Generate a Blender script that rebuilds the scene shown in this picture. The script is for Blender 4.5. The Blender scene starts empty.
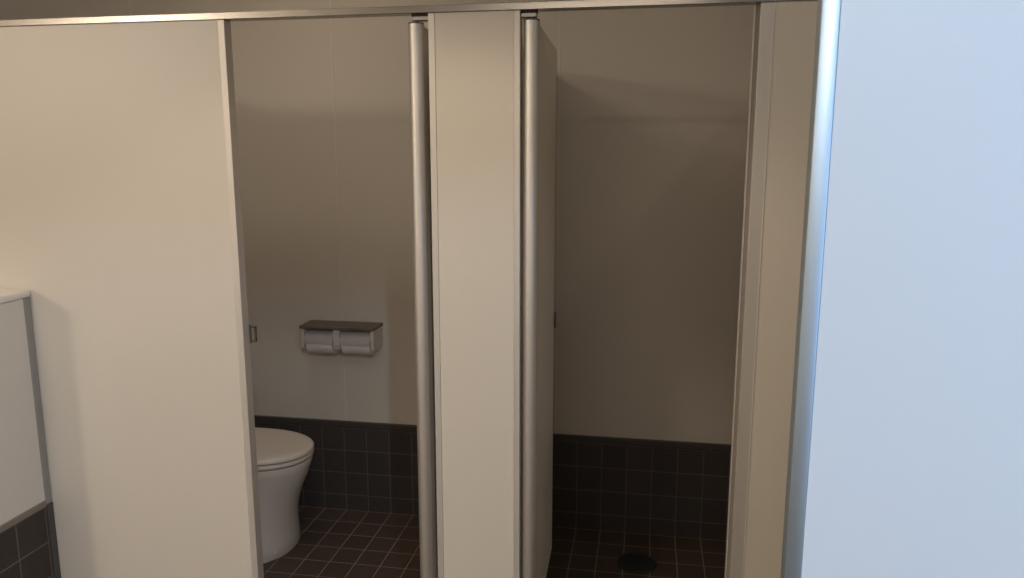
import bpy, bmesh, math
from mathutils import Vector, Matrix

C = bpy.context.scene.collection
SC = bpy.context.scene

# ------------------------------------------------------------------ camera
CAM_H = 1.525
cam = bpy.data.cameras.new('camera')
cam_o = bpy.data.objects.new('camera', cam)
C.objects.link(cam_o)
cam_o.location = (0, 0, CAM_H)
cam_o.rotation_euler = (math.radians(90 - 9.9), 0, math.radians(9.9))
cam.sensor_fit = 'HORIZONTAL'
cam.sensor_width = 36.0
cam.lens = 770.0 / 1024.0 * 36.0
cam.clip_start = 0.02
SC.camera = cam_o

# ------------------------------------------------------------------ world, lights, exposure
SC.view_settings.view_transform = 'Standard'
SC.view_settings.look = 'None'
SC.view_settings.gamma = 1.0
SC.view_settings.use_curve_mapping = False
SC.view_settings.exposure = 0.0

w = bpy.data.worlds.new('world'); SC.world = w
w.use_nodes = True
w.node_tree.nodes['Background'].inputs[0].default_value = (0.42, 0.62, 1.0, 1)
w.node_tree.nodes['Background'].inputs[1].default_value = 0.6


def area(name, loc, target, sx, sy, power, color, spread=180):
    l = bpy.data.lights.new(name, 'AREA')
    l.shape = 'RECTANGLE'; l.size = sx; l.size_y = sy
    l.energy = power; l.color = color; l.spread = math.radians(spread)
    o = bpy.data.objects.new(name, l); C.objects.link(o)
    o.location = loc
    d = Vector(target) - Vector(loc)
    o.rotation_euler = d.to_track_quat('-Z', 'Y').to_euler()
    return o


def spot(name, loc, power, color, radius=0.05, ang=140, blend=0.6, target=None):
    l = bpy.data.lights.new(name, 'SPOT')
    l.energy = power; l.color = color; l.shadow_soft_size = radius
    l.spot_size = math.radians(ang); l.spot_blend = blend
    o = bpy.data.objects.new(name, l); C.objects.link(o)
    o.location = loc
    if target is not None:
        o.rotation_euler = (Vector(target) - Vector(loc)).to_track_quat('-Z', 'Y').to_euler()
    return o


WARM = (1.0, 0.85, 0.67)
SOFT = (1.0, 0.86, 0.70)
COOL = (0.72, 0.84, 1.0)
DAY = (0.20, 0.52, 1.0)
CEIL = 2.45
# daylight through the window in the right wall, beside the camera
WIN = dict(y0=-0.80, y1=0.10, z0=0.90, z1=2.05, x=1.35)
area('daylight', (WIN['x'] + 0.12, (WIN['y0'] + WIN['y1']) / 2, (WIN['z0'] + WIN['z1']) / 2),
     (0.0, -0.1, 1.4), 0.85, 1.10, 12.0, DAY)
# round ceiling lamps: x, y, watts, colour, cone angle, blend, radius
LAMPS = [(-3.90, -2.40, 205, SOFT, 176, 0.10, 0.28),
         (0.56, -0.95, 90, COOL, 148, 0.14, 0.04),
         (-0.50, 0.95, 22, WARM, 110, 0.30, 0.05),
         (0.85, 1.05, 5.0, WARM, 150, 0.30, 0.05)]  # last one: added unseen fill for the right front panel
for x, y, p, c, an, bl, ra in LAMPS:
    spot('lamp_light', (x, y, CEIL - 0.02), p, c, ra, an, bl)
# added flat fill lights, all out of view: x, y, width, depth, watts, colour
FILL_PANELS = [(-1.60, 0.80, 0.42, 0.60, 7.6, WARM),
          (-0.35, -1.90, 1.24, 0.34, 24.0, SOFT),
          (-1.25, 2.30, 0.24, 0.24, 1.65, WARM),
          (0.05, 2.30, 0.24, 0.24, 0.35, WARM)]
for x, y, sx_, sy_, p, c in FILL_PANELS:
    area('panel_fill_light', (x, y, CEIL - 0.032), (x, y, 0), sx_ - 0.04, sy_ - 0.04, p, c)


# ------------------------------------------------------------------ materials
def mat(name, col, rough=0.5, metal=0.0, noise=0.0, nscale=40, bump=0.0, spec=0.5, coat=0.0, aniso=0.0):
    m = bpy.data.materials.new(name); m.use_nodes = True
    nt = m.node_tree; b = nt.nodes['Principled BSDF']
    b.inputs['Base Color'].default_value = (*col, 1)
    b.inputs['Roughness'].default_value = rough
    b.inputs['Metallic'].default_value = metal
    b.inputs['Specular IOR Level'].default_value = spec
    b.inputs['Coat Weight'].default_value = coat
    b.inputs['Anisotropic'].default_value = aniso
    if noise or bump:
        tc = nt.nodes.new('ShaderNodeTexCoord')
        n = nt.nodes.new('ShaderNodeTexNoise'); n.inputs['Scale'].default_value = nscale
        n.inputs['Detail'].default_value = 4
        nt.links.new(tc.outputs['Object'], n.inputs['Vector'])
        if noise:
            mp = nt.nodes.new('ShaderNodeMapRange')
            mp.inputs['To Min'].default_value = 1 - noise; mp.inputs['To Max'].default_value = 1 + noise
            nt.links.new(n.outputs['Fac'], mp.inputs['Value'])
            mx = nt.nodes.new('ShaderNodeVectorMath'); mx.operation = 'SCALE'
            mx.inputs[0].default_value = col
            nt.links.new(mp.outputs[0], mx.inputs['Scale'])
            nt.links.new(mx.outputs[0], b.inputs['Base Color'])
        if bump:
            bp = nt.nodes.new('ShaderNodeBump'); bp.inputs['Strength'].default_value = bump
            bp.inputs['Distance'].default_value = 0.001
            nt.links.new(n.outputs['Fac'], bp.inputs['Height'])
            nt.links.new(bp.outputs[0], b.inputs['Normal'])
    return m


def brushed(name, col, rough, axis, metal=1.0):
    """anodised aluminium with fine streaks along one axis"""
    m = mat(name, col, rough, metal)
    nt = m.node_tree; b = nt.nodes['Principled BSDF']
    tc = nt.nodes.new('ShaderNodeTexCoord'); mp = nt.nodes.new('ShaderNodeMapping')
    sc = [900, 900, 900]; sc[axis] = 6
    mp.inputs['Scale'].default_value = sc
    n = nt.nodes.new('ShaderNodeTexNoise'); n.inputs['Scale'].default_value = 1.0
    nt.links.new(tc.outputs['Object'], mp.inputs['Vector']); nt.links.new(mp.outputs[0], n.inputs['Vector'])
    r = nt.nodes.new('ShaderNodeMapRange')
    r.inputs['To Min'].default_value = rough - 0.05; r.inputs['To Max'].default_value = rough + 0.07
    nt.links.new(n.outputs['Fac'], r.inputs['Value']); nt.links.new(r.outputs[0], b.inputs['Roughness'])
    return m


def tile(name, ax, ay, ox, oy, px, py, col=(0.098, 0.076, 0.062), grout=(0.34, 0.255, 0.225), gw=0.0036):
    """square tiles in object space; ax, ay: axes of the surface"""
    m = bpy.data.materials.new(name); m.use_nodes = True
    nt = m.node_tree; N = nt.nodes.new; L = nt.links.new
    b = nt.nodes['Principled BSDF']
    tc = N('ShaderNodeTexCoord'); sp = N('ShaderNodeSeparateXYZ'); L(tc.outputs['Object'], sp.inputs[0])

    def mth(op, a, bb=None, c=None):
        n = N('ShaderNodeMath'); n.operation = op
        for i, v in enumerate((a, bb, c)):
            if v is None: continue
            if isinstance(v, (int, float)): n.inputs[i].default_value = v
            else: L(v, n.inputs[i])
        return n.outputs[0]
    edges, cells = [], []
    for a, o, p in ((ax, ox, px), (ay, oy, py)):
        u = mth('DIVIDE', mth('SUBTRACT', sp.outputs[a], o), p)
        f = mth('FRACT', u)
        e = mth('MULTIPLY', mth('MINIMUM', f, mth('SUBTRACT', 1.0, f)), p)   # metres to nearest joint
        edges.append(e); cells.append(mth('FLOOR', u))
    e = mth('MINIMUM', *edges)
    mr = N('ShaderNodeMapRange'); mr.interpolation_type = 'SMOOTHSTEP'
    mr.inputs['From Min'].default_value = gw * 0.32; mr.inputs['From Max'].default_value = gw * 0.75
    L(e, mr.inputs['Value'])
    cx = N('ShaderNodeCombineXYZ'); L(cells[0], cx.inputs[0]); L(cells[1], cx.inputs[1])
    wn = N('ShaderNodeTexWhiteNoise'); L(cx.outputs[0], wn.inputs['Vector'])
    ns = N('ShaderNodeTexNoise'); ns.inputs['Scale'].default_value = 45; ns.inputs['Detail'].default_value = 5
    L(tc.outputs['Object'], ns.inputs['Vector'])
    br = mth('ADD', mth('MULTIPLY_ADD', wn.outputs['Value'], 0.16, 0.75), mth('MULTIPLY', ns.outputs['Fac'], 0.34))
    hue = N('ShaderNodeMix'); hue.data_type = 'RGBA'
    hue.inputs[6].default_value = (*col, 1); hue.inputs[7].default_value = (col[0] * 1.04, col[1] * 0.97, col[2] * 0.97, 1)
    wn2 = N('ShaderNodeTexWhiteNoise'); wn2.noise_dimensions = '4D'; L(cx.outputs[0], wn2.inputs['Vector']); wn2.inputs['W'].default_value = 3.3
    L(wn2.outputs['Value'], hue.inputs[0])
    sc = N('ShaderNodeVectorMath'); sc.operation = 'SCALE'; L(hue.outputs[2], sc.inputs[0]); L(br, sc.inputs['Scale'])
    mx = N('ShaderNodeMix'); mx.data_type = 'RGBA'
    mx.inputs[6].default_value = (*grout, 1)
    L(mr.outputs[0], mx.inputs[0]); L(sc.outputs[0], mx.inputs[7]); L(mx.outputs[2], b.inputs['Base Color'])
    rg = N('ShaderNodeMapRange'); rg.inputs['To Min'].default_value = 0.85; rg.inputs['To Max'].default_value = 0.5
    L(mr.outputs[0], rg.inputs['Value']); L(rg.outputs[0], b.inputs['Roughness'])
    h = mth('MULTIPLY_ADD', ns.outputs['Fac'], 0.15, mr.outputs[0])
    bp = N('ShaderNodeBump'); bp.inputs['Strength'].default_value = 0.5; bp.inputs['Distance'].default_value = 0.0012
    L(h, bp.inputs['Height']); L(bp.outputs[0], b.inputs['Normal'])
    b.inputs['Specular IOR Level'].default_value = 0.3
    return m


M = {
    'panel': mat('booth_panel', (0.70, 0.64, 0.55), 0.36, noise=0.012, nscale=3, bump=0.02, spec=0.4),
    'wallpanel': mat('wall_panel', (0.74, 0.68, 0.60), 0.5, noise=0.015, nscale=3, spec=0.35),
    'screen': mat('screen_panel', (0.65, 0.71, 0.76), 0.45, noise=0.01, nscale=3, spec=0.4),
    'joint': mat('joint_sealant', (0.83, 0.77, 0.69), 0.5),
    'alu_h': brushed('aluminium_horizontal', (0.42, 0.39, 0.35), 0.24, 0),
    'alu_v': brushed('aluminium_vertical', (0.70, 0.66, 0.60), 0.50, 2, 0.55),
    'alu_round': brushed('aluminium_rounded', (0.74, 0.71, 0.67), 0.50, 2),
    'alu_dark': mat('dark_rebate', (0.16, 0.14, 0.12), 0.5, 0.6),
    'stop': mat('door_stop_grey', (0.30, 0.27, 0.24), 0.5),
    'steel': mat('steel', (0.45, 0.43, 0.40), 0.4, 1.0),
    'rubber': mat('black_seal', (0.02, 0.017, 0.015), 0.6),
    'cap': mat('dark_cap', (0.075, 0.066, 0.060), 0.42),
    'capw': mat('brown_cap', (0.22, 0.18, 0.14), 0.45),
    'greytrim': mat('grey_trim', (0.30, 0.28, 0.25), 0.45, noise=0.02),
    'ledge': mat('ledge', (0.80, 0.74, 0.66), 0.3, noise=0.015, nscale=8),
    'ceil': mat('ceiling_board', (0.86, 0.84, 0.80), 0.8, noise=0.02),
    'porcelain': mat('porcelain', (0.84, 0.77, 0.70), 0.12, coat=0.3, noise=0.006, nscale=4),
    'seat': mat('seat_plastic', (0.86, 0.78, 0.70), 0.28, noise=0.006, nscale=4),
    'gap': mat('gap_shade', (0.015, 0.014, 0.013), 0.8),  # black filler painted as the shade in the seat and lid gaps
    'plastic': mat('holder_plastic', (0.68, 0.64, 0.59), 0.35, noise=0.01),
    'cover': mat('holder_cover', (0.54, 0.51, 0.49), 0.35),
    'paper': mat('tissue_paper', (0.92, 0.90, 0.87), 0.9, noise=0.03, nscale=120, bump=0.4),
    'drain': mat('drain_iron', (0.05, 0.054, 0.058), 0.45, 0.3, noise=0.1),
    'floor_front': None,
}
M['floor'] = tile('floor_tiles', 0, 1, 0.051, 2.9703, 0.1, 0.1057)
M['wain'] = tile('wall_tiles', 0, 2, 0.051, 0.071, 0.1, 0.101, col=(0.072, 0.063, 0.060), grout=(0.15, 0.130, 0.118))
M['wain_y'] = tile('side_tiles', 1, 2, 2.9703, 0.071, 0.1, 0.101, col=(0.072, 0.063, 0.060), grout=(0.15, 0.130, 0.118))
M['wain_left'] = tile('chase_tiles', 1, 2, 1.612, 0.4805, 0.1, 0.1, col=(0.050, 0.038, 0.030), grout=(0.15, 0.125, 0.105))


def wood(name):
    m = mat(name, (0.12, 0.09, 0.065), 0.45)
    nt = m.node_tree; b = nt.nodes['Principled BSDF']
    tc = nt.nodes.new('ShaderNodeTexCoord'); mp = nt.nodes.new('ShaderNodeMapping')
    mp.inputs['Scale'].default_value = (4, 60, 60)
    n = nt.nodes.new('ShaderNodeTexNoise'); n.inputs['Scale'].default_value = 3; n.inputs['Detail'].default_value = 6
    r = nt.nodes.new('ShaderNodeValToRGB')
    r.color_ramp.elements[0].color = (0.12, 0.092, 0.07, 1); r.color_ramp.elements[1].color = (0.24, 0.19, 0.15, 1)
    r.color_ramp.elements[0].position = .3; r.color_ramp.elements[1].position = .7
    nt.links.new(tc.outputs['Object'], mp.inputs[0]); nt.links.new(mp.outputs[0], n.inputs['Vector'])
    nt.links.new(n.outputs['Fac'], r.inputs[0]); nt.links.new(r.outputs[0], b.inputs['Base Color'])
    return m


M['wood'] = wood('dark_wood')


def emit(name, col, s):
    m = mat(name, (0.8, 0.8, 0.8), 0.4)
    b = m.node_tree.nodes['Principled BSDF']
    b.inputs['Emission Color'].default_value = (*col, 1); b.inputs['Emission Strength'].default_value = s
    return m


M['lampglow'] = emit('lamp_diffuser', WARM, 0.5)
M['lampcool'] = emit('lamp_diffuser_cool', COOL, 0.5)
M['glass'] = mat('window_glass', (1, 1, 1), 0.02)
M['glass'].node_tree.nodes['Principled BSDF'].inputs['Transmission Weight'].default_value = 1.0
M['glass'].node_tree.nodes['Principled BSDF'].inputs['IOR'].default_value = 1.0


# ------------------------------------------------------------------ mesh helpers
def box(bm, x0, x1, y0, y1, z0, z1, bev=0.0, seg=2):
    r = bmesh.ops.create_cube(bm, size=1)
    vs = r['verts']
    for v in vs:
        v.co = Vector((x0 + (v.co.x + .5) * (x1 - x0), y0 + (v.co.y + .5) * (y1 - y0), z0 + (v.co.z + .5) * (z1 - z0)))
    if bev:
        es = list({e for v in vs for e in v.link_edges})
        bmesh.ops.bevel(bm, geom=es, offset=bev, segments=seg, profile=0.5, affect='EDGES')


def cyl(bm, p0, p1, r, n=24, r2=None, cap=True):
    p0, p1 = Vector(p0), Vector(p1)
    d = p1 - p0
    mtx = Matrix.Translation((p0 + p1) / 2) @ d.to_track_quat('Z', 'Y').to_matrix().to_4x4()
    bmesh.ops.create_cone(bm, cap_ends=cap, cap_tris=False, segments=n, radius1=r, radius2=r if r2 is None else r2,
                          depth=d.length, matrix=mtx)


def loft(bm, rings, cap0=True, cap1=True):
    """rings: lists of points of equal length, joined into a skin"""
    vr = [[bm.verts.new(p) for p in ring] for ring in rings]
    n = len(vr[0])
    for a, b in zip(vr, vr[1:]):
        for i in range(n):
            bm.faces.new((a[i], a[(i + 1) % n], b[(i + 1) % n], b[i]))
    if cap0: bm.faces.new(list(reversed(vr[0])))
    if cap1: bm.faces.new(vr[-1])


def prism(bm, pts, axis, a0, a1):
    """outline extruded along an axis; pts are the two other coordinates in order"""
    def P(u, v, a):
        return {0: (a, u, v), 1: (u, a, v), 2: (u, v, a)}[axis]
    loft(bm, [[P(u, v, a0) for u, v in pts], [P(u, v, a1) for u, v in pts]])


def obj(name, bm, m, parent=None, smooth=False, angle=35):
    bmesh.ops.recalc_face_normals(bm, faces=bm.faces)
    me = bpy.data.meshes.new(name); bm.to_mesh(me); bm.free()
    me.materials.append(m)
    if smooth:
        for p in me.polygons: p.use_smooth = True
        me.set_sharp_from_angle(angle=math.radians(angle))
    o = bpy.data.objects.new(name, me); C.objects.link(o)
    if parent is not None:
        o.parent = parent
        o.matrix_parent_inverse = Matrix.Translation(-Vector(parent.location))
    return o


def empty(name, loc, label=None, cat=None, group=None, kind=None):
    o = bpy.data.objects.new(name, None); C.objects.link(o); o.location = loc
    o.empty_display_size = 0.1
    if label: o['label'] = label
    if cat: o['category'] = cat
    if group: o['group'] = group
    if kind: o['kind'] = kind
    return o


def bx(name, m, b, parent=None, bev=0.0, structure=False, label=None, smooth=False):
    bm = bmesh.new(); box(bm, *b, bev=bev)
    o = obj(name, bm, m, parent, smooth=smooth)
    if structure: o['kind'] = 'structure'
    if label: o['label'] = label
    return o


YF, YB = 1.74, 2.976          # booth front plane, back wall plane
XL, XR = -1.80, 1.35          # side walls of the front room
WX0, WX1 = -4.5, 1.35         # back wall extent
YR = -3.3                 # rear wall (behind the camera)
TOP = 1.836

# ------------------------------------------------------------------ room shell
bx('floor', M['floor'], (WX0, WX1, YR - 0.1, YB + 0.1, -0.1, 0), structure=True)
bx('ceiling', M['ceil'], (WX0, WX1 + .1, YR - 0.2, YB + 0.2, CEIL, CEIL + 0.1), structure=True)
# back wall with its laminated panels, joints, tiled lower part and cap
wb = bx('wall_back', M['wallpanel'], (WX0, WX1, YB + 0.002, YB + 0.12, 0, CEIL), structure=True)
for jx in (-2.105, -1.2385, -0.338, 0.56):
    bx('joint_strip', M['joint'], (jx - 0.0022, jx + 0.0022, YB - 0.0004, YB + 0.004, 0.4046, CEIL), wb)
bx('wall_tiles', M['wain'], (WX0, WX1, YB - 0.004, YB + 0.004, 0, 0.380), wb)
o = bx('tile_cap', M['cap'], (WX0, WX1, YB - 0.012, YB + 0.004, 0.380, 0.4045), wb, bev=0.002)
wl = bx('wall_left', M['wallpanel'], (WX0 - .1, WX0, YR, YB + .1, 0, CEIL), structure=True)
bx('wall_rear', M['wallpanel'], (WX0 - .1, XR + .1, YR - 0.1, YR, 0, CEIL), structure=True)


def right_wall():
    """right wall with a window beside the camera"""
    bm = bmesh.new()
    W = WIN; x0, x1 = XR, XR + 0.1
    box(bm, x0, x1, YR, W['y0'], 0, CEIL)
    box(bm, x0, x1, W['y1'], YB + .1, 0, CEIL)
    box(bm, x0, x1, W['y0'], W['y1'], 0, W['z0'])
    box(bm, x0, x1, W['y0'], W['y1'], W['z1'], CEIL)
    o = obj('wall_right', bm, M['wallpanel']); o['kind'] = 'structure'
    bm = bmesh.new()
    t = 0.02
    box(bm, x0 - .01, x1, W['y0'], W['y0'] + t, W['z0'], W['z1']); box(bm, x0 - .01, x1, W['y1'] - t, W['y1'], W['z0'], W['z1'])
    box(bm, x0 - .01, x1, W['y0'] + t, W['y1'] - t, W['z0'], W['z0'] + t); box(bm, x0 - .01, x1, W['y0'] + t, W['y1'] - t, W['z1'] - t, W['z1'])
    o = obj('window_1', bm, M['alu_v']); o['kind'] = 'structure'
right_wall()

# ------------------------------------------------------------------ pipe chase on the left (low boxed wall with ledge)
CX = -1.5875
ch = empty('pipe_chase', (XL, 1.2, 0), 'waist-high boxed wall with pale ledge and brown tiled foot at the left edge', 'low wall')
bx('face_panel', M['panel'], (XL, CX, 1.545, YF - 0.0245, 0.60, 1.157), ch)
bx('corner_trim', M['greytrim'], (XL, CX + 0.002, YF - 0.024, YF - 0.002, 0.585, 1.157), ch, bev=0.002)
bx('ledge', M['ledge'], (XL, CX + 0.006, 1.543, YF - 0.002, 1.1575, 1.178), ch, bev=0.006, smooth=True)
bx('tile_cap', M['capw'], (XL, CX + 0.004, 1.544, YF - 0.024, 0.583, 0.5995), ch, bev=0.0015, label='brown strip capping the tiles')
bx('tile_facing', M['wain_left'], (XL, CX, 1.545, YF - 0.024, 0.001, 0.5825), ch)
bx('corner_bead', M['cap'], (XL, CX + 0.003, YF - 0.0238, YF - 0.002, 0.001, 0.5845), ch)

# ------------------------------------------------------------------ booth front
T = 0.04   # panel thickness


def edge_strip(name, x0, x1, parent, z0=0.10, z1=TOP, depth=0.030, lip=0.001):
    return bx(name, M['alu_v'], (x0, x1, YF - lip, YF + depth, z0, z1), parent, bev=0.001)


# long panel on the left
p1 = empty('front_partition', (-1.3, YF, 0), 'wide beige front panel left of the cubicle with the toilet', 'partition')
bx('panel_board', M['panel'], (WX0, -1.005, YF, YF + 0.035, 0.10, TOP), p1)
edge_strip('edge_strip', -1.005, -0.988, p1)
bx('plinth', M['steel'], (WX0, -0.995, YF + 0.008, YF + 0.03, 0, 0.10), p1)
k = bmesh.new()   # latch keeper on the inner edge of the jamb
zc, xk, yk = 1.074, -0.988, YF + 0.030
pts = []
box(k, xk - .012, xk + 0.004, yk + .0003, yk + 0.003, zc - .024, zc + .024)
box(k, xk + .002, xk + .0165, yk + .0005, yk + 0.008, zc + .016, zc + .020, bev=.001)
box(k, xk + .002, xk + .0165, yk + .0005, yk + 0.008, zc - .020, zc - .016, bev=.001)
box(k, xk + .0125, xk + .0165, yk + .0005, yk + 0.008, zc - .020, zc + .020, bev=.001)
o = obj('latch_keeper', k, M['alu_dark'], p1); o['label'] = 'small square metal loop that takes the door bolt'

# pilaster between the two doors
p2 = empty('pilaster_partition', (-0.39, YF, 0), 'narrow beige fixed panel between the two open cubicle doors', 'partition')
bx('panel_board', M['panel'], (-0.4785, -0.2995, YF, YF + 0.035, 0.10, TOP), p2)
bx('edge_strip', M['alu_v'], (-0.494, -0.479, YF - .001, YF + .032, 0.10, TOP), p2, bev=0.001)
bx('edge_strip', M['alu_v'], (-0.299, -0.2855, YF - .001, YF + .032, 0.10, TOP), p2, bev=0.001)
bx('plinth', M['steel'], (-0.485, -0.293, YF + 0.008, YF + 0.03, 0, 0.10), p2)

# panel on the right of the second door
p3 = empty('front_partition', (0.6, YF, 0), 'beige front panel right of the dark second cubicle, running behind the blue-lit screen', 'partition')
bx('panel_board', M['panel'], (0.249, XR, YF, YF + 0.035, 0.10, TOP), p3)
edge_strip('edge_strip', 0.221, 0.2485, p3)
bx('door_stop', M['stop'], (0.2125, 0.2209, YF + 0.014, YF + 0.034, 0.10, TOP), p3)
bx('stop_highlight', M['ledge'], (0.2112, 0.2124, YF + 0.013, YF + 0.034, 0.10, TOP), p3, label='thin pale line painted as the highlight along the door stop')  # highlight on the stop edge, put in as pale colour
bx('seam_highlight', M['ledge'], (0.2472, 0.2490, YF - 0.0022, YF - 0.0002, 0.10, TOP), p3)  # pale colour stands for a lamp reflection along the seam
bx('plinth', M['steel'], (0.225, XR, YF + 0.008, YF + 0.03, 0, 0.10), p3)

# head rail
bm = bmesh.new()
box(bm, WX0, XR, YF - 0.003, YF + 0.030, TOP + 0.0005, TOP + 0.0165, bev=0.0012)
o = obj('head_rail', bm, M['alu_h'])
o['label'] = 'long brushed aluminium rail running along the top of the cubicle fronts'; o['category'] = 'rail'


# doors: an open leaf with a rounded hinge edge, hung beside the pilaster
def make_door(name, hx, tilt, label, side):
    """hx: hinge x; tilt: x shift of the free end; side: +1 pilaster is on the right of the hinge, -1 on the left"""
    hy = YF + 0.020
    r = empty(name, (hx, hy, 0), label, 'door', 'open cubicle doors')
    z0, z1 = 0.325, 1.811
    R = 0.0182
    d = Vector((tilt, 0.443, 0)).normalized()
    nrm = Vector((d.y, -d.x, 0))
    L = 0.443; th = 0.0155
    c = Vector((hx, hy, 0))
    # board
    bm = bmesh.new()
    q = [c + d * 0.012 - nrm * th, c + d * 0.012 + nrm * th, c + d * (L - .003) + nrm * th, c + d * (L - .003) - nrm * th]
    prism(bm, [(v.x, v.y) for v in q], 2, z0, z1)
    obj('door_board', bm, M['panel'], r)
    # rounded hinge edge
    bm = bmesh.new()
    cyl(bm, (hx, hy, z0 - 0.002), (hx, hy, 1.816), R, 40)
    obj('hinge_edge', bm, M['alu_round'], r, smooth=True)
    bm = bmesh.new()
    cyl(bm, (hx, hy, 1.8161), (hx, hy, 1.8185), R - 0.0006, 32)
    obj('end_cap', bm, M['rubber'], r, smooth=True)
    # free edge strip
    bm = bmesh.new()
    q = [c + d * (L - .0029) - nrm * (th + .0006), c + d * (L - .0029) + nrm * (th + .0006), c + d * L + nrm * (th - .002), c + d * (L + .002), c + d * L - nrm * (th - .002)]
    prism(bm, [(v.x, v.y) for v in q], 2, z0, z1)
    obj('edge_strip', bm, M['alu_dark'], r)
    # pivot arm under the rail
    bm = bmesh.new()
    xa, xb = (hx - 0.006, -0.4945) if side > 0 else (-0.285, hx + 0.012)
    box(bm, xa, xb, YF + 0.006, YF + 0.028, 1.8225, 1.8312, bev=0.001)
    pv = obj('pivot_arm', bm, M['steel'], r)
    bm = bmesh.new(); cyl(bm, (hx, hy, 1.8186), (hx, hy, 1.8224), 0.0045, 16)
    cyl(bm, (hx, hy, 1.8186), (hx, hy, 1.8192), 0.009, 16)
    obj('pivot_pin', bm, M['steel'], r, smooth=True)
    bm = bmesh.new()
    box(bm, min(xa, xb), max(xa, xb), YF + 0.004, YF + 0.030, 1.8313, 1.8358)
    obj('pivot_plate', bm, M['rubber'], r)
    # slide latch on the inner face near the free end
    f = nrm * side * -1                       # towards the opening
    p = c + d * (L - .006) + f * (th + .0007)
    bm = bmesh.new()
    a = 1.0485
    for kz in range(1):
        pts = []
        for t in range(13):
            an = -math.pi / 2 + math.pi * t / 12
            pts.append((0.004 * math.cos(an) * 1.2, 0.024 * math.sin(an)))
        ring0 = [p - d * (0.004 + u) + Vector((0, 0, a + v)) for u, v in pts]
        ring1 = [v + f * 0.006 for v in ring0]
        loft(bm, [ring0, ring1])
    obj('slide_latch', bm, M['cap'], r)
    return r


make_door('cubicle_door', -0.528, 0.014, 'open cubicle door with rounded edge, left of the pilaster, at the toilet opening', +1)
make_door('cubicle_door', -0.2625, -0.012, 'open cubicle door right of the pilaster, its dim inner face in view', -1)

# partitions running back from the front
def partition(x, label):
    r = empty('side_partition', (x, 2.3, 0), label, 'partition')
    bx('panel_board', M['panel'], (x - .0175, x + .0175, YF + 0.036, YB - 0.013, 0.10, 1.835), r)
    bx('foot_rail', M['steel'], (x - .012, x + .012, YF + 0.04, YB - 0.016, 0, 0.0995), r)
partition(-0.392, 'beige side wall between the two cubicles, behind the pilaster')
partition(-2.02, 'beige side wall behind the toilet, hidden by the wide front panel')
partition(0.43, 'beige side wall on the right of the dark second cubicle')

# ------------------------------------------------------------------ near screen on the right
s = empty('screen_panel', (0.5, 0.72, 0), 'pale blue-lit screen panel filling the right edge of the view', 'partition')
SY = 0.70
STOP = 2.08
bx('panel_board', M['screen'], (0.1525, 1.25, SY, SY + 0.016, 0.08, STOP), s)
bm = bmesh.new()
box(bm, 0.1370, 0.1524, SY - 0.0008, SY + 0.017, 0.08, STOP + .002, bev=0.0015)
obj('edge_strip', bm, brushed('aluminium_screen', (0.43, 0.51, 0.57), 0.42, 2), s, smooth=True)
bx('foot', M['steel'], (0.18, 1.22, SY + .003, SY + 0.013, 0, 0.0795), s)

# ------------------------------------------------------------------ toilet
TY = 2.632


def outline(tip, back, hw, z, n=64, p=2.35, nose=0.27, cy=TY):
    """plan of a bowl: round nose at +x, straight flanks, rounded back"""
    pts = []
    cx = tip - nose
    for i in range(n):
        a = 2 * math.pi * i / n
        ca, sa = math.cos(a), math.sin(a)
        if ca >= 0:
            e = 2.0 / 2.15
            x = cx + nose * abs(ca) ** e; y = hw * abs(sa) ** e * (1 if sa >= 0 else -1)
        else:
            e = 2.0 / 5
            x = cx - (cx - back) * abs(ca) ** e; y = hw * abs(sa) ** e * (1 if sa >= 0 else -1)
        pts.append((x, cy + y, z))
    return pts


tl = empty('toilet', (-1.55, TY, 0), 'white pedestal toilet with closed lid facing right in the left cubicle', 'toilet')
BK = -1.86
bm = bmesh.new()
prof = [  # z, tip, half width, nose
    (0.000, -1.330, 0.180, 0.16), (0.006, -1.327, 0.183, 0.16), (0.05, -1.329, 0.178, 0.165), (0.10, -1.330, 0.172, 0.17),
    (0.15, -1.325, 0.167, 0.18), (0.20, -1.313, 0.165, 0.20), (0.25, -1.295, 0.166, 0.225), (0.30, -1.272, 0.169, 0.25),
    (0.34, -1.258, 0.174, 0.26), (0.369, -1.250, 0.1765, 0.265), (0.3725, -1.2515, 0.1755, 0.265)]
loft(bm, [outline(t, BK, hw, z, nose=ns) for z, t, hw, ns in prof])
bowl = obj('bowl', bm, M['porcelain'], tl, smooth=True, angle=60)
bm = bmesh.new()
cyl(bm, (-1.352, TY - 0.118, 0.040), (-1.346, TY - 0.128, 0.040), 0.006, 16)
obj('screw_cap', bm, M['seat'], bowl, smooth=True)
bm = bmesh.new()
loft(bm, [outline(-1.290, -1.70, .140, .3722, nose=.26), outline(-1.290, -1.70, .140, .3785, nose=.26)])
obj('seat_gap_shade', bm, M['gap'], tl)
bm = bmesh.new()
loft(bm, [outline(t, -1.72, hw, z, nose=.27) for z, t, hw in
          ((.3785, -1.251, .1760), (.3800, -1.2475, .1785), (.3870, -1.246, .1795), (.3915, -1.2470, .1785), (.3925, -1.249, .177))])
obj('seat', bm, M['seat'], tl, smooth=True, angle=50)
bm = bmesh.new()
loft(bm, [outline(-1.290, -1.70, .140, .3927, nose=.26), outline(-1.290, -1.70, .140, .3992, nose=.26)])
obj('lid_gap_shade', bm, M['gap'], tl)
bm = bmesh.new()
loft(bm, [outline(t, -1.74, hw, z, nose=.27) for z, t, hw in
          ((.3995, -1.249, .177), (.4010, -1.2455, .1795), (.4085, -1.2450, .180), (.4150, -1.2500, .176), (.4185, -1.262, .167),
           (.4205, -1.290, .145), (.4212, -1.36, .085))])
lid = obj('lid', bm, M['seat'], tl, smooth=True, angle=50)
bm = bmesh.new()
box(bm, -1.532, -1.522, TY - .105, TY - .095, .4190, .4212, bev=.0006)
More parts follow.
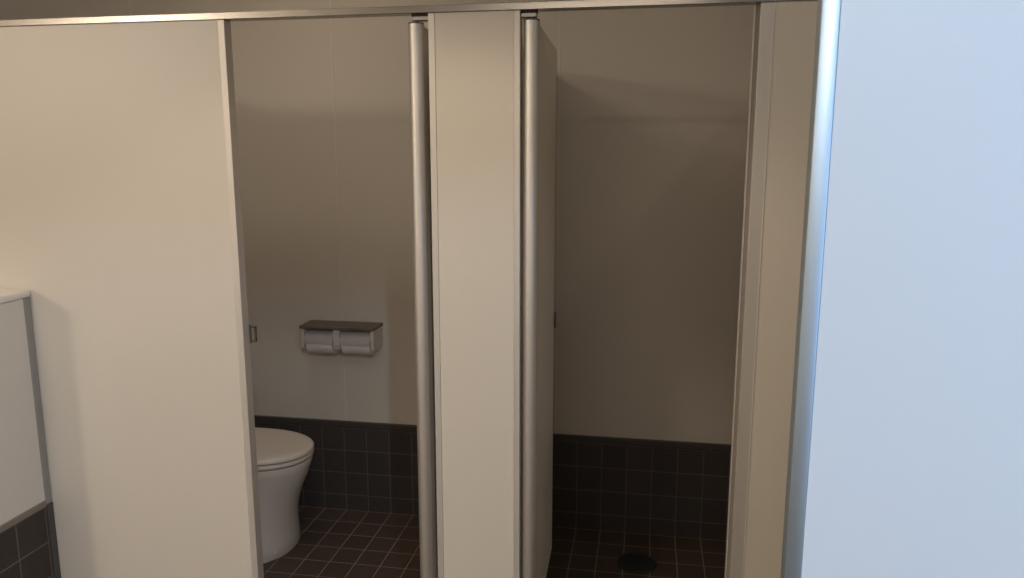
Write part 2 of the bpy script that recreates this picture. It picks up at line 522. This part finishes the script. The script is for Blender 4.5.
obj('lid_mark', bm, M['cover'], lid)
# cistern and hinge housing towards the wall
bm = bmesh.new(); box(bm, -1.88, -1.741, TY - .17, TY + .17, .3745, .455, bev=.02, seg=4)
obj('hinge_housing', bm, M['seat'], tl, smooth=True)
bm = bmesh.new(); box(bm, -1.995, -1.865, TY - .18, TY + .18, .36, .80, bev=.025, seg=4)
obj('cistern', bm, M['porcelain'], tl, smooth=True)

# ------------------------------------------------------------------ paper holder with two rolls
hx0, hx1 = -1.377, -1.062
FY = YB - 0.112
hr = empty('paper_holder', ((hx0 + hx1) / 2, YB - .05, 0.78), 'double toilet paper holder with dark wood shelf on the cubicle back wall', 'paper holder')
bx('shelf', M['wood'], (hx0 - .001, hx1 + .001, FY - .003, YB + .001, 0.8285, 0.8405), hr, bev=0.002, label='dark brown wood shelf')
bx('back_plate', M['plastic'], (hx0 + .004, hx1 - .004, YB - .006, YB + .001, 0.745, 0.8284), hr)


def bracket(x0, x1):
    bm = bmesh.new()
    pts = [(FY + .006, .828), (FY + .003, .800), (FY + .004, .752), (FY + .009, .742), (YB - .0005, .742), (YB - .0005, .828)]
    prism(bm, pts, 0, x0, x1)
    bmesh.ops.bevel(bm, geom=list(bm.edges), offset=0.0012, segments=2, affect='EDGES')
    return obj('bracket', bm, M['plastic'], hr)


bracket(hx0 + .002, hx0 + .016)
bracket(-1.2365, -1.2100)
bracket(hx1 - .016, hx1 - .002)
bx('release_button', M['cover'], (-1.230, -1.2165, FY + .0, FY + .0035, .7585, .7640), hr, bev=.001)
bx('release_button', M['cover'], (-1.230, -1.2165, FY + .0, FY + .0035, .8085, .8120), hr, bev=.001)
cy_, cz_, rr = YB - .0600, .7680, .0490


def cover(x0, x1):
    """curved flap over the front and top of a roll"""
    bm = bmesh.new()
    def arc(r):
        pts = []
        for i in range(15):
            a = math.radians(84 + (182 - 84) * i / 14)
            pts.append((cy_ + r * math.cos(a), cz_ + r * math.sin(a)))
        return pts
    outer, inner = arc(rr + .0062), arc(rr + .0042)
    outer = [(y, min(z, .8278)) for y, z in outer]; inner = [(y, min(z, .8262)) for y, z in inner]
    prism(bm, outer + inner[::-1], 0, x0, x1)
    o = obj('roll_cover', bm, M['cover'], hr, smooth=True, angle=30)
    o['label'] = 'curved grey flap over the roll'


cover(hx0 + .0175, -1.2385)
cover(-1.2085, hx1 - .0175)


def roll(x0, x1, dr, label):
    r = empty('toilet_roll', ((x0 + x1) / 2, cy_, cz_), label, 'toilet roll', 'toilet rolls in the holder')
    R = rr - dr
    bm = bmesh.new()
    cyl(bm, (x0, cy_, cz_ - dr * .4), (x1, cy_, cz_ - dr * .4), R, 48)
    obj('paper', bm, M['paper'], r, smooth=True)
    # hanging sheet curving off the front of the roll
    bm = bmesh.new()
    pts = []
    for i in range(17):
        a = math.radians(165 + (268 - 165) * i / 16)
        pts.append((cy_ + (R + .0016) * math.cos(a), cz_ - dr * .4 + (R + .0016) * math.sin(a)))
    inn = [(cy_ + (y - cy_) * (R + .0006) / (R + .0016), cz_ - dr * .4 + (z - cz_ + dr * .4) * (R + .0006) / (R + .0016)) for y, z in pts]
    prism(bm, pts + inn[::-1], 0, x0 + .001, x1 - .001)
    obj('loose_sheet', bm, M['paper'], r, smooth=True)
    bm = bmesh.new()
    cyl(bm, (x0 - .0012, cy_, cz_ - dr * .4), (x1 + .0012, cy_, cz_ - dr * .4), .017, 24)
    obj('core', bm, M['cover'], r, smooth=True)


roll(hx0 + .021, -1.2415, 0.0, 'white toilet roll in the left half of the wood-topped holder')
roll(-1.2055, hx1 - .021, 0.002, 'white toilet roll in the right half of the wood-topped holder')

# ------------------------------------------------------------------ floor drain
dr_ = empty('floor_drain', (0.003, 2.733, 0), 'round dark drain cover in the tiled floor of the second cubicle', 'drain')
bm = bmesh.new()
def ring(r, z): return [(0.003 + r * math.cos(a * math.pi / 24), 2.733 + r * math.sin(a * math.pi / 24), z) for a in range(48)]
loft(bm, [ring(.073, .0002), ring(.073, .003), ring(.070, .0045), ring(.064, .0045), ring(.062, .003)], cap0=True, cap1=True)
obj('drain_ring', bm, M['drain'], dr_, smooth=True)
bm = bmesh.new()
loft(bm, [ring(.061, .0031), ring(.061, .0055), ring(.058, .0062), ring(.01, .0064)])
for i in range(6):
    a = i * math.pi / 3
    x, y = .003 + .04 * math.cos(a), 2.733 + .04 * math.sin(a)
    cyl(bm, (x, y, .0058), (x, y, .0068), .006, 12)
obj('drain_lid', bm, M['drain'], dr_, smooth=True)

# ------------------------------------------------------------------ ceiling lamps and added fill lights
def lamp(x, y, i):
    r = empty('ceiling_lamp', (x, y, CEIL), ['round warm ceiling lamp at the far left of the room behind the camera', 'round cool ceiling lamp just behind the camera near the window',
              'round warm ceiling lamp in front of the pilaster', 'added round warm fill lamp behind the blue-lit screen'][i], 'ceiling lamp')
    bm = bmesh.new()
    n = 40
    def rg(rad, z): return [(x + rad * math.cos(a * 2 * math.pi / n), y + rad * math.sin(a * 2 * math.pi / n), z) for a in range(n)]
    loft(bm, [rg(.052, CEIL - .001), rg(.066, CEIL - .001), rg(.064, CEIL - .010), rg(.052, CEIL - .010), rg(.052, CEIL - .001)], cap0=False, cap1=False)
    obj('trim_ring', bm, M['ledge'], r, smooth=True)
    bm = bmesh.new(); cyl(bm, (x, y, CEIL - .006), (x, y, CEIL - .001), .051, 32)
    obj('lamp_diffuser', bm, M['lampglow'] if i != 1 else M['lampcool'], r, smooth=True)
for i, L_ in enumerate(LAMPS): lamp(L_[0], L_[1], i)

for (x, y, sx_, sy_, p, c), lb in zip(FILL_PANELS, ('added square flat warm ceiling fill light in front of the cubicles',
                                              'added long flat ceiling fill light across the room behind the camera',
                                              'added small square fill light above the toilet cubicle', 'added small square fill light above the dark second cubicle')):
    r = empty('ceiling_fill_panel', (x, y, CEIL), lb, 'ceiling lamp')
    hx_, hy_ = sx_ / 2, sy_ / 2
    bx('housing', M['ledge'], (x - hx_, x + hx_, y - hy_, y + hy_, CEIL - .022, CEIL - .001), r, bev=.003)
    bx('lamp_diffuser', M['lampglow'], (x - hx_ + .02, x + hx_ - .02, y - hy_ + .02, y + hy_ - .02, CEIL - .030, CEIL - .0225), r)
